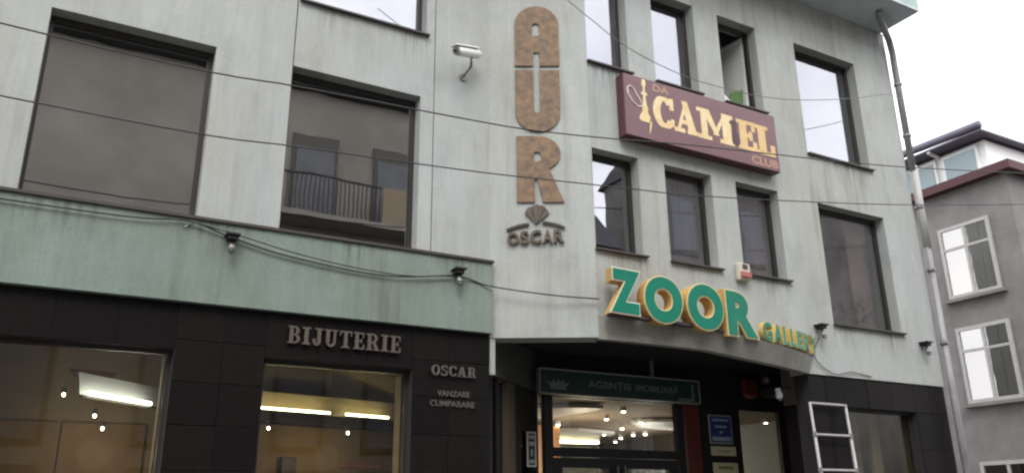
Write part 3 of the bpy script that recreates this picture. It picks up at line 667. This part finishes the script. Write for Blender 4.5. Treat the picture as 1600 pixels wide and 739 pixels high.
xs = 7.44; tot = 8.70-7.44; wd = [('G', 1.05), ('A', 1.0), ('L', .75), ('L', .75), ('E', .8), ('R', .9), ('Y', .95)]; sw_ = sum(w for _, w in wd)+.16*6; kx = tot/sw_
for ch, w in wd:
    xa, xb = xs, xs+w*kx; q = lambda x: (x-7.44)/tot
    zb_ = lambda x: 3.567-.02*q(x); zt_ = lambda x: 3.805-.03*q(x)
    a, b = P3(xa, zb_(xa)), P3(xb, zb_(xb)); n = Vector(((b-a).y, -(b-a).x, 0)).normalized()
    outer = text_verts(ch, .05); bb = bbox(outer[0])
    body = placed(outer, quadmap(a, b, P3(xa, zt_(xa)), P3(xb, zt_(xb)), n, .07)).build('box_letter', m_yellow, zs_)
    placed(text_verts(ch, .03), quadmap(a, b, P3(xa, zt_(xa)), P3(xb, zt_(xb)), n, .006, .0055), bb).build('letter_face', m_teal, body)
    xs = xb+.16*kx
# carrying rail under the letters
rl = MB()
for k in range(14):
    xa, xb = 5.30+k*.2415, 5.30+(k+1)*.2415
    za, zb = 3.70-.165*(xa-5.3)/3.4, 3.70-.165*(xb-5.3)/3.4
    rl.hexa([(xa, Yf(xa)+.04, za-.03), (xb, Yf(xb)+.04, zb-.03), (xb, Yf(xb)+.12, zb-.03), (xa, Yf(xa)+.12, za-.03), (xa, Yf(xa)+.04, za), (xb, Yf(xb)+.04, zb), (xb, Yf(xb)+.12, zb), (xa, Yf(xa)+.12, za)])
rl.build('carrying_rail', m_flash, zs_)

# ------------------------------------------------------------------ maroon club sign
cs = thing('club_sign', 'long maroon box sign with gold CAMEL lettering between the window rows', 'sign', (7.0, 7.36, 5.96))
MB().box(5.69, 8.27, 7.285, 7.43, 5.955, 6.80).build('sign_box', m_maroon_d, cs, bevel=.006)
MB().box(5.698, 8.262, 7.279, 7.2848, 5.963, 6.792).build('sign_face', m_maroon, cs)
YS = 7.2785
def cl(ch, x0, x1, z0, z1, m): serif_mb(ch, quadmap((x0, YS, z0), (x1, YS, z0), (x0, YS, z1), (x1, YS, z1), (0, -1, 0), .004), .035).build('letter', m, cs)
cl('C', 6.145, 6.455, 6.185, 6.60, m_goldp); cl('A', 6.475, 6.865, 6.185, 6.62, m_goldp); cl('M', 6.865, 7.455, 6.18, 6.60, m_goldp)
cl('E', 7.55, 7.87, 6.18, 6.59, m_gold); cl('L', 7.885, 8.20, 6.175, 6.585, m_gold)
sans_line(cs, 'DA', 6.15, 6.41, 6.655, 6.755, YS, .004, m_rust, .03)
sans_line(cs, 'CLUB', 7.755, 8.235, 6.0, 6.115, YS, .004, m_rust, .03)
def face_s(x, z, d): return (x, YS-d, z)
# shisha pipe with hose loop, and a camel's neck and head between M and E
hk = [(5.985, 6.775), (6.03, 6.775), (6.035, 6.70), (6.015, 6.66), (6.02, 6.60), (6.05, 6.585), (6.05, 6.56), (6.02, 6.55), (6.03, 6.43), (6.055, 6.37), (6.04, 6.33), (6.075, 6.27), (6.095, 6.215), (6.06, 6.185), (5.94, 6.185), (5.905, 6.21), (5.925, 6.27), (5.965, 6.33), (5.95, 6.37), (5.975, 6.43), (5.985, 6.55), (5.955, 6.56), (5.955, 6.585), (5.985, 6.60), (5.99, 6.66), (5.97, 6.70)]
solidplate([hk], face_s, 'shisha_emblem', m_goldp, cs, 0, .004)
hs_ = [Vector((x, YS-.003, z)) for x, z in ((5.98, 6.40), (5.90, 6.37), (5.82, 6.42), (5.75, 6.52), (5.745, 6.60), (5.785, 6.635), (5.85, 6.60), (5.90, 6.52), (5.96, 6.43))]
MB().tube(hs_, .009, 6).build('hose_line', m_creamw, cs)
solidplate([[(6.075, 6.24), (6.10, 6.22), (6.08, 6.10), (6.05, 6.03), (6.06, 6.12)]], face_s, 'pipe_stem', m_goldp, cs, 0, .004)
solidplate([[(7.44, 6.20), (7.55, 6.20), (7.555, 6.30), (7.52, 6.40), (7.54, 6.52), (7.52, 6.555), (7.47, 6.55), (7.405, 6.52), (7.42, 6.49), (7.475, 6.49), (7.465, 6.38), (7.44, 6.30)]], face_s, 'camel_emblem', m_maroon_d, cs, 0, .004)

# ------------------------------------------------------------------ lettering on the granite
bj = thing('jewellery_sign', 'brass serif letters BIJUTERIE on dark granite above the shop window', 'sign', (2.56, 8, 3.2))
serif_line(bj, 'BIJUTERIE', 1.985, 3.145, 3.205, 3.375, 7.955, .03, m_text, .14, -.004)
bo = thing('name_sign', 'small brass letters OSCAR on the right granite pier', 'sign', (3.76, 8, 3.0))
serif_line(bo, 'OSCAR', 3.505, 4.02, 3.005, 3.112, 7.965, .024, m_text2, .14)
bs = thing('trade_sign', 'two faint lines VANZARE CUMPARARE under the small brass name', 'sign', (3.76, 8, 2.68))
sans_line(bs, 'VANZARE', 3.58, 3.955, 2.795, 2.855, 7.985, .010, m_text2, .012)
sans_line(bs, 'CUMPARARE', 3.50, 4.015, 2.69, 2.75, 7.985, .010, m_text2, .012)

# ------------------------------------------------------------------ green estate agency sign hanging in the entrance
ag = thing('agency_sign', 'dark green hanging sign AGENTIE IMOBILIARA with crown emblem under the canopy', 'sign', (6.6, 8.82, 3.04))
MB().box(5.325, 7.865, 8.81, 8.86, 3.045, 3.325).build('sign_board', m_signgreen, ag)
fr = MB().box(5.31, 7.88, 8.795, 8.865, 3.327, 3.345).box(5.31, 7.88, 8.795, 8.865, 3.025, 3.043).box(5.305, 5.323, 8.795, 8.865, 3.025, 3.345).box(7.867, 7.885, 8.795, 8.865, 3.025, 3.345)
fr.build('sign_trim', m_signfrm, ag)
MB().box(7.07, 7.12, 8.82, 8.85, 3.347, 3.575).build('hanger', m_grey, ag)
placed(text_verts('AGENȚIE', .016), quadmap((6.04, 8.809, 3.115), (6.72, 8.809, 3.115), (6.04, 8.809, 3.235), (6.72, 8.809, 3.235), (0, -1, 0), .004)).build('lettering', m_signtxt, ag)
placed(text_verts('IMOBILIARĂ', .016), quadmap((6.79, 8.809, 3.142), (7.52, 8.809, 3.142), (6.79, 8.809, 3.255), (7.52, 8.809, 3.255), (0, -1, 0), .004)).build('lettering', m_signtxt, ag)
def face_g(x, z, d): return (x, 8.809-d, z)
solidplate([[(5.47, 3.09), (5.71, 3.09), (5.70, 3.115), (5.76, 3.19), (5.69, 3.165), (5.665, 3.215), (5.62, 3.17), (5.59, 3.225), (5.56, 3.17), (5.515, 3.215), (5.49, 3.165), (5.42, 3.19), (5.48, 3.115)]], face_g, 'crown_emblem', m_signtxt, ag, 0, .004)
MB().box(7.50, 7.74, 8.803, 8.809, 3.055, 3.09).box(7.74, 7.78, 8.803, 8.809, 3.055, 3.29).build('corner_mark', m_signtxt, ag)

# ------------------------------------------------------------------ notices in the entrance
def notice(name, label, x0, x1, z0, z1, y, face, border, bars, barm):
    t = thing(name, label, 'notice', ((x0+x1)/2, y, z0), None)
    MB().box(x0, x1, y, y+.012, z0, z1).build('backing', border, t)
    b_ = .018; MB().box(x0+b_, x1-b_, y-.003, y-.0005, z0+b_, z1-b_).build('print', face, t)
    if bars:
        mb = MB()
        for (u0, u1, v0, v1) in bars: mb.box(x0+(x1-x0)*u0, x0+(x1-x0)*u1, y-.005, y-.0035, z0+(z1-z0)*v0, z0+(z1-z0)*v1)
        mb.build('print_lines', barm, t)
    return t
notice('blue_notice', 'blue notice with white border on the dark wall beside the entrance', 8.18, 8.60, 2.53, 2.925, 9.0, m_blue, m_whitemetal, [(.14, .86, .78, .86), (.24, .76, .56, .63), (.44, .56, .36, .44), (.10, .90, .10, .24)], mat('print_pale', (.40, .43, .50), .6))
notice('paper_notice', 'narrow cream paper strip directly under the blue notice', 8.19, 8.64, 2.37, 2.495, 9.0, m_paper, m_paper, [(.25, .75, .4, .55)], mat('print_olive', (.30, .28, .14), .7))
notice('paper_notice', 'cream paper sheet lowest of the papers on the dark wall', 8.20, 8.65, 2.05, 2.275, 9.0, m_paper, m_paper, [(.2, .8, .62, .8)], mat('print_green', (.22, .26, .10), .7))
notice('hours_board', 'narrow upright white and black board left of the entrance glass', 5.075, 5.20, 2.15, 2.55, 8.72, m_black, m_whitemetal, [(.2, .8, .80, .9), (.2, .8, .60, .72), (.40, .60, .30, .5), (.2, .8, .1, .2)], m_signfrm)
# ------------------------------------------------------------------ telescopic ladder
ld = thing('ladder', 'white telescopic ladder leaning on the dark granite pier', 'ladder', (8.75, 7.2, .12))
LX0, LX1 = 8.42, 9.07
yl = lambda z: 7.40-.045*(2.92-z)
for x in (LX0, LX1):
    MB().tube([(x, yl(z_), z_) for z_ in (.12, .55, .551, .93, .931, 1.31, 1.311, 1.70, 1.701, 2.10, 2.101, 2.52, 2.521, 2.92)], .02, 8, [.026, .026, .025, .025, .024, .024, .023, .023, .022, .022, .0195, .0195, .017, .017]).build('rail', m_whitemetal, ld, True)
for z in (.5, .9, 1.3, 1.7, 2.1, 2.525, 2.91):
    MB().bar((LX0, yl(z), z), (LX1, yl(z), z), .04, .026).build('rung', m_whitemetal, ld, bevel=.005)
    for x in (LX0, LX1): MB().tube([(x, yl(z)-.0, z-.03), (x, yl(z), z+.03)], .028, 8).build('rung_collar', m_grey, ld) if z < 2.9 else None

# ------------------------------------------------------------------ security camera
sc = thing('security_camera', 'white bullet security camera on a small bracket beside the tall sign', 'camera', (3.89, 8, 6.62))
f, b = Vector((3.60, 7.66, 6.70)), Vector((3.985, 7.87, 6.875)); ax = (b-f).normalized()
MB().tube([f, f+ax*.03, b-ax*.03, b], .055, 14, [.050, .056, .056, .048]).build('camera_body', m_white, sc, True)
up = Vector((0, 0, 1)); sd2 = ax.cross(up).normalized(); uu = sd2.cross(ax)
sh = MB(); q0, q1 = f-ax*.05+uu*.060, b-ax*.02+uu*.060; sh.hexa([q0-sd2*.058, q0+sd2*.058, q1+sd2*.058, q1-sd2*.058, q0-sd2*.045+uu*.014, q0+sd2*.045+uu*.014, q1+sd2*.045+uu*.014, q1-sd2*.045+uu*.014]); sh.build('sun_shield', m_white, sc)
MB().tube([f-ax*.022, f-ax*.001], .046, 14).build('lens_ring', m_grey, sc); MB().tube([f-ax*.03, f-ax*.023], .020, 12).build('lens', m_black, sc)
MB().tube([f*.35+b*.65-uu*.05, (3.86, 7.80, 6.70), (3.88, 7.86, 6.66)], .016).build('bracket', m_grey, sc, True)
MB().tube([(3.88, 7.86, 6.67), (3.84, 7.93, 6.60), (3.845, 7.985, 6.585)], .014).build('bracket', m_grey, sc, True)
MB().tube([(3.845, 7.975, 6.585), (3.845, 7.999, 6.585)], .045, 12).build('base_plate', m_grey, sc)

# ------------------------------------------------------------------ outdoor spotlights
s0 = thing('wall_spotlight', 'small black spotlight on the green band below the leftmost pier', 'spotlight', (1.36, 7.928, 4.165), 'small black facade spotlights')
X0, Y0, Z0 = s0.location
MB().box(X0-.065, X0+.065, Y0-.14, Y0, Z0-.008, Z0+.012).build('top_plate', m_black, s0)
MB().box(X0-.045, X0+.045, Y0-.12, Y0-.01, Z0-.05, Z0-.009).build('housing', m_black, s0, bevel=.006)
MB().tube([(X0, Y0-.07, Z0-.05), (X0, Y0-.08, Z0-.085)], .012).build('neck', m_black, s0)
MB().tube([(X0, Y0-.05, Z0-.075), (X0, Y0-.075, Z0-.11), (X0, Y0-.10, Z0-.16)], .03, 10, [.018, .030, .034]).build('lamp_head', m_grey, s0, True)
MB().tube([(X0, Y0-.103, Z0-.166), (X0, Y0-.109, Z0-.176)], .022, 10).build('lens', m_grey, s0)
for loc, lab in (((3.755, 7.928, 4.145), 'small black spotlight near the right end of the green band'), ((8.78, 7.438, 3.93), 'small black spotlight just past the end of the teal box letters'), ((10.90, 7.438, 3.885), 'small black spotlight on the grey wall nearest the far right corner')):
    c = copy_tree(s0); c.location = loc; c['label'] = lab
# siren box
sb = thing('alarm_siren', 'cream alarm siren box with red lens beside the first floor window', 'alarm', (7.5, 7.438, 4.38))
MB().box(7.405, 7.60, 7.36, 7.437, 4.38, 4.60).build('siren_case', m_beige, sb, bevel=.012)
MB().prism([(7.42, 7.335, 4.415), (7.59, 7.335, 4.415), (7.59, 7.335, 4.48), (7.42, 7.335, 4.48)], (0, .03, 0)).build('lens', m_pinkred, sb)
MB().box(7.465, 7.545, 7.352, 7.359, 4.525, 4.585).build('grille', m_flash, sb)
# small devices in the entrance
rb = thing('red_alarm_box', 'dull red alarm box on the dark lintel right of the green sign', 'alarm', (9.0, 9.03, 3.19))
MB().box(8.88, 9.14, 8.95, 9.028, 3.235, 3.46).build('alarm_case', m_red, rb, bevel=.01); MB().prism([(8.90, 8.955, 3.233), (9.12, 8.955, 3.233), (9.06, 8.955, 3.19), (8.96, 8.955, 3.19)], (0, .06, 0)).build('lens', m_pinkred, rb)
rl_ = thing('round_lamp', 'small round grey bulkhead lamp beside the red alarm box', 'lamp', (9.36, 9.03, 3.46))
MB().tube([(9.36, 8.97, 3.49), (9.36, 9.028, 3.49)], .065, 14).build('lamp_rim', m_grey, rl_); MB().ellipsoid((9.36, 8.968, 3.49), .05, .03, .05).build('lamp_glass', m_whitemetal, rl_, True)
dc = thing('dome_camera', 'white dome camera hanging under the canopy at the right of the entrance', 'camera', (8.22, 7.7, 3.0))
MB().tube([(8.23, 7.72, 3.12), (8.23, 7.72, 3.075)], .035, 10).build('mount', m_white, dc); MB().ellipsoid((8.22, 7.70, 3.03), .046, .046, .056).build('dome', m_white, dc, True); MB().ellipsoid((8.22, 7.69, 2.982), .026, .026, .026).build('lens', m_grey, dc, True)
MB().tube([(8.23, 7.72, 3.11), (8.36, 7.74, 3.15), (8.50, 7.76, 3.15)], .012).build('bracket', m_black, dc)

# ------------------------------------------------------------------ things behind the glass
def curtain(name, label, x0, x1, y, z0, z1, m, n=14):
    mb = MB()
    for k in range(n):
        xa, xb = x0+(x1-x0)*k/n, x0+(x1-x0)*(k+1)/n; ya, yb = y+.02*(k % 2), y+.02*((k+1) % 2)
        mb.hexa([(xa, ya, z0), (xb, yb, z0), (xb, yb+.006, z0), (xa, ya+.006, z0), (xa, ya, z1), (xb, yb, z1), (xb, yb+.006, z1), (xa, ya+.006, z1)])
    tag(mb.build(name, m), label, 'curtain')
curtain('sheer_curtain', 'grey sheer curtain in the middle small window above the letters', 6.42, 7.0, 7.70, 4.5, 5.78, m_curtain)
curtain('side_curtain', 'pinkish curtain strip at the right of the middle small window', 6.84, 7.12, 7.755, 4.5, 5.78, m_curtainp, 6)
curtain('sheer_curtain', 'grey sheer curtain in the right small window above the siren', 7.60, 8.0, 7.70, 4.5, 5.78, m_curtain, 10)
curtain('side_curtain', 'pinkish curtain strip beside the grey one in the right small window', 8.0, 8.30, 7.72, 4.5, 5.78, m_curtainp, 8)
curtain('side_curtain', 'tan curtain behind the tall lower window near the building corner', 10.05, 10.45, 7.80, 4.0, 5.75, m_curtainp, 8)
curtain('sheer_curtain', 'dark grey sheer curtain across most of the tall corner window', 9.2, 10.1, 7.86, 3.95, 5.78, mat('smoky_sheer', (.34, .335, .33), .9, var=.5, vscale=1.8, stretch=(3, 3, .5)), 20)
for px, lab in ((9.62, 'left leafy pot plant on the sill behind the tall corner window'), (10.18, 'right leafy pot plant on the sill behind the tall corner window')):
    t = thing('pot_plant', lab, 'plant', (px, 7.85, 3.95), 'pot plants behind the corner window')
    MB().tube([(px, 7.85, 3.93), (px, 7.85, 4.12)], .09, 10, [.07, .09]).build('pot', m_red, t)
    lf = MB()
    for k in range(90):
        a = random.uniform(0, 6.28); rr = random.uniform(.02, .26); z = 4.15+random.uniform(0, .42)*(1-rr*1.5); c = Vector((px+math.cos(a)*rr, 7.86+math.sin(a)*rr*.4, z))
        dx = Vector((random.uniform(-.05, .05), random.uniform(-.03, .03), random.uniform(-.03, .05))); dy = Vector((random.uniform(-.03, .03), 0, random.uniform(.01, .04)))
        lf.poly([c-dx, c+dy, c+dx, c-dy])
    lf.build('leaves', m_leaf, t)
o = MB().prism([(7.98, 7.80, 7.20), (8.19, 7.74, 7.12), (8.21, 7.74, 7.42), (8.04, 7.80, 7.36)], (0, .02, 0)).build('green_cloth', m_grn); tag(o, 'bright green cloth hanging in the open upper window', 'cloth')
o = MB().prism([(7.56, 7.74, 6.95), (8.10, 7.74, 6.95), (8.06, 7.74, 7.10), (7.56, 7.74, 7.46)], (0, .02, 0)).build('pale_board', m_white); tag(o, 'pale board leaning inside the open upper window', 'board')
o = MB().box(7.50, 7.93, 8.4, 8.45, 6.72, 8.05).build('dark_wardrobe', m_shelf); tag(o, 'dark cupboard front inside the open upper window', 'cupboard')

# ------------------------------------------------------------------ wires
def smooth(pts, n=6):
    P = [Vector(p) for p in pts]; P = [P[0]*2-P[1]]+P+[P[-1]*2-P[-2]]; out = []
    for i in range(1, len(P)-2):
        for k in range(n):
            t = k/n; a, b, c, d = P[i-1:i+3]
            out.append(.5*((2*b)+(c-a)*t+(2*a-5*b+4*c-d)*t*t+(3*b-a-3*c+d)*t**3))
    return out+[P[-2]]
def wire(label, pts, r, m=m_cable, name='cable'): tag(MB().tube(smooth(pts), r, 6).build(name, m, None, True), label, 'cable')
wire('upper of the two long street cables crossing the whole facade', [(-6, 6.5, 5.25), (-.06, 6.5, 5.09), (1.62, 6.5, 5.15), (3.24, 6.5, 5.22), (3.94, 6.5, 5.27), (4.89, 6.5, 5.39), (5.82, 6.5, 5.53), (7.42, 6.5, 5.73), (8.14, 6.5, 5.82), (9.99, 6.5, 6.08), (14, 6.5, 6.75)], .0068)
wire('lower of the two long street cables crossing the whole facade', [(-6, 6.5, 4.60), (.02, 6.5, 4.52), (1.66, 6.5, 4.59), (3.25, 6.5, 4.69), (4.26, 6.5, 4.78), (5.13, 6.5, 4.86), (5.88, 6.5, 4.93), (7.52, 6.5, 5.15), (9.85, 6.5, 5.51), (14, 6.5, 6.25)], .0062)
wire('thin sagging cable passing over the top of the maroon sign', [(3.2, 7, 8.15), (4.71, 7, 7.36), (5.01, 7, 7.21), (5.57, 7, 6.96), (6.36, 7, 6.81), (7.1, 7, 6.80), (7.79, 7, 6.85), (8.59, 7, 7.0), (9.65, 7, 7.29), (10.42, 7, 7.55), (11.3, 7.36, 7.85)], .0052, m_cableg)
wire('black cable looping along the green band between the spotlights', [(-3.1, 7.915, 4.24), (.15, 7.9, 4.21), (.93, 7.9, 4.26), (1.35, 7.9, 4.16), (1.91, 7.9, 4.05), (2.91, 7.9, 3.98), (3.74, 7.9, 4.08), (4.15, 7.9, 4.02), (4.75, 7.60, 3.92), (5.25, 7.38, 3.88)], .008)
wire('second thin cable sagging just above the looping black one', [(.93, 7.89, 4.26), (1.4, 7.89, 4.19), (1.95, 7.89, 4.09), (2.6, 7.89, 4.02), (3.2, 7.89, 4.01), (3.74, 7.89, 4.09)], .006)
wire('loose cable below the spotlight at the end of the box letters', [(8.78, 7.42, 3.80), (8.62, 7.41, 3.55), (8.75, 7.42, 3.40), (9.0, 7.42, 3.31), (9.3, 7.42, 3.36), (9.7, 7.43, 3.33)], .006)
tag(MB().bar((1.00, 7.925, 4.27), (.93, 7.915, 4.20), .012, .012).build('cable_clip', m_whitemetal), 'small white clip pinned on the green band where two cables meet', 'clip')

# ------------------------------------------------------------------ neighbour beyond the corner
N = thing('neighbour_building', 'grey neighbouring house with glazed attic beyond the corner downpipe', 'building', (18, 12, 0))
MB().box(16, 26, 8.5, 24, .0, 7.95).build('wall', m_ngrey, N)
MB().box(15.8, 26, 8.3, 24.2, 7.955, 8.13).build('roof_edge', m_nroof, N)
MB().box(16.4, 26, 9.0, 24, 8.14, 8.95).build('attic', m_white, N)
MB().box(16.0, 26, 8.8, 24, 9.0, 9.04).build('attic_roof', m_gutter, N)
MB().tube([(16.0, 8.8, 9.13), (16.0, 10.5, 9.16), (16.0, 24, 9.2)], .09, 10).build('gutter', m_gutter, N, True)
for k in range(9):
    y = 9.15+k*.95
    w = MB().box(16.33, 16.399, y, y+.8, 8.2, 8.88).build('attic_window', m_white, N); MB().box(16.31, 16.328, y+.06, y+.74, 8.26, 8.82).build('pane', m_nglass, w)
    if k < 7: MB().bar((16.38, y+.87, 8.92), (16.02, y+.87, 8.98), .06, .05).build('eave_bracket', m_white, N)
for k in range(6):
    y = 9.0+k*2.2
    for z in (1.0, 3.6, 5.7):
        w = MB().box(15.95, 15.999, y, y+.07, z, z+1.5).box(15.95, 15.999, y+1.03, y+1.1, z, z+1.5).box(15.95, 15.999, y+.07, y+1.03, z+1.43, z+1.5).box(15.95, 15.999, y+.07, y+1.03, z, z+.07).box(15.955, 15.999, y+.52, y+.58, z+.07, z+1.43).box(15.955, 15.999, y+.07, y+.52, z+1.0, z+1.05).box(15.955, 15.999, y+.58, y+1.03, z+1.0, z+1.05).build('window', m_whitemetal, N); MB().box(15.975, 15.995, y+.068, y+1.032, z+.068, z+1.432).build('pane', m_mirror, w); MB().box(15.88, 15.998, y-.08, y+1.18, z-.07, z-.004).build('sill', m_ngrey, w)

# ------------------------------------------------------------------ houses across the street (seen mirrored in the window glass)
O = thing('opposite_house', 'tan house with balcony mirrored in the large first floor window', 'building', (0, -5, 0))
MB().box(-22, 10.4, -14, -5, .1, 13.2).build('wall', m_opp, O)
MB().box(-22, 10.6, -14, -4.7, 13.21, 13.5).build('cornice', m_opproof, O)
for x in (-15.6, -12.9, -9.8, -7, -3.9, -1.2, 1.9, 5.05, 7.4):
    for z in (.2, 3.2, 6.2, 9.25):
        if z > 9 and -5 < x < 4: continue
        w = MB().box(x, x+1.3, -4.99, -4.93, z, z+2.55).build('window', m_oppdark, O)
        MB().box(x+.1, x+1.2, -4.925, -4.90, z+.1, z+2.15).build('pane', m_oppwin, w)
for zb in (6.0, 9.1):
    MB().box(4.4, 9.2, -4.99, -4.1, zb, zb+.14).build('balcony_slab', m_opp, O)
    rb_ = MB().box(4.4, 7.35, -4.14, -4.10, zb+1.15, zb+1.2)
    for k in range(25): rb_.box(4.42+k*.12, 4.445+k*.12, -4.13, -4.11, zb+.14, zb+1.15)
    rb_.build('balcony_rail', m_opprail, O)
    MB().box(7.4, 9.2, -4.16, -4.10, zb+.14, zb+1.2).build('balcony_panel', mat('tan_balcony_panel', (.29, .235, .17), .8), O)
O2 = thing('opposite_low_house', 'lower gabled house mirrored in the first small window', 'building', (13, -5, 0))
MB().box(10.6, 15.2, -13, -5.2, .1, 9.6).build('wall', m_oppw, O2)
MB().hexa([(10.5, -5, 9.61), (15.4, -5, 9.61), (15.4, -13, 9.61), (10.5, -13, 9.61), (15.0, -7, 11.9), (15.4, -7, 11.9), (15.4, -11, 11.9), (15.0, -11, 11.9)]).build('roof', m_opproof, O2)
O3 = thing('opposite_tall_house', 'tall grey house mirrored in the right hand windows', 'building', (25, -5, 0))
MB().box(17, 40, -8.0, -5.1, .1, 13.0).build('wall', mat('weathered_brown_stucco', (.19, .18, .165), .9, var=.6, vscale=.45), O3)
MB().prism([(16.9, -4.8, 13.01), (16.9, -8.3, 13.01), (16.9, -6.5, 14.0)], (23.3, 0, 0)).build('roof', m_opproof, O3)
for x in (17.4, 20.6, 22.4, 29.5, 31.8):
    for z in (.2, 3.4, 6.6, 9.8):
        w = MB().box(x, x+1.3, -5.09, -5.03, z, z+2.1).build('window', m_oppdark, O3); MB().box(x+.1, x+1.2, -5.025, -5.0, z+.1, z+2.0).build('pane', m_oppwin, w)
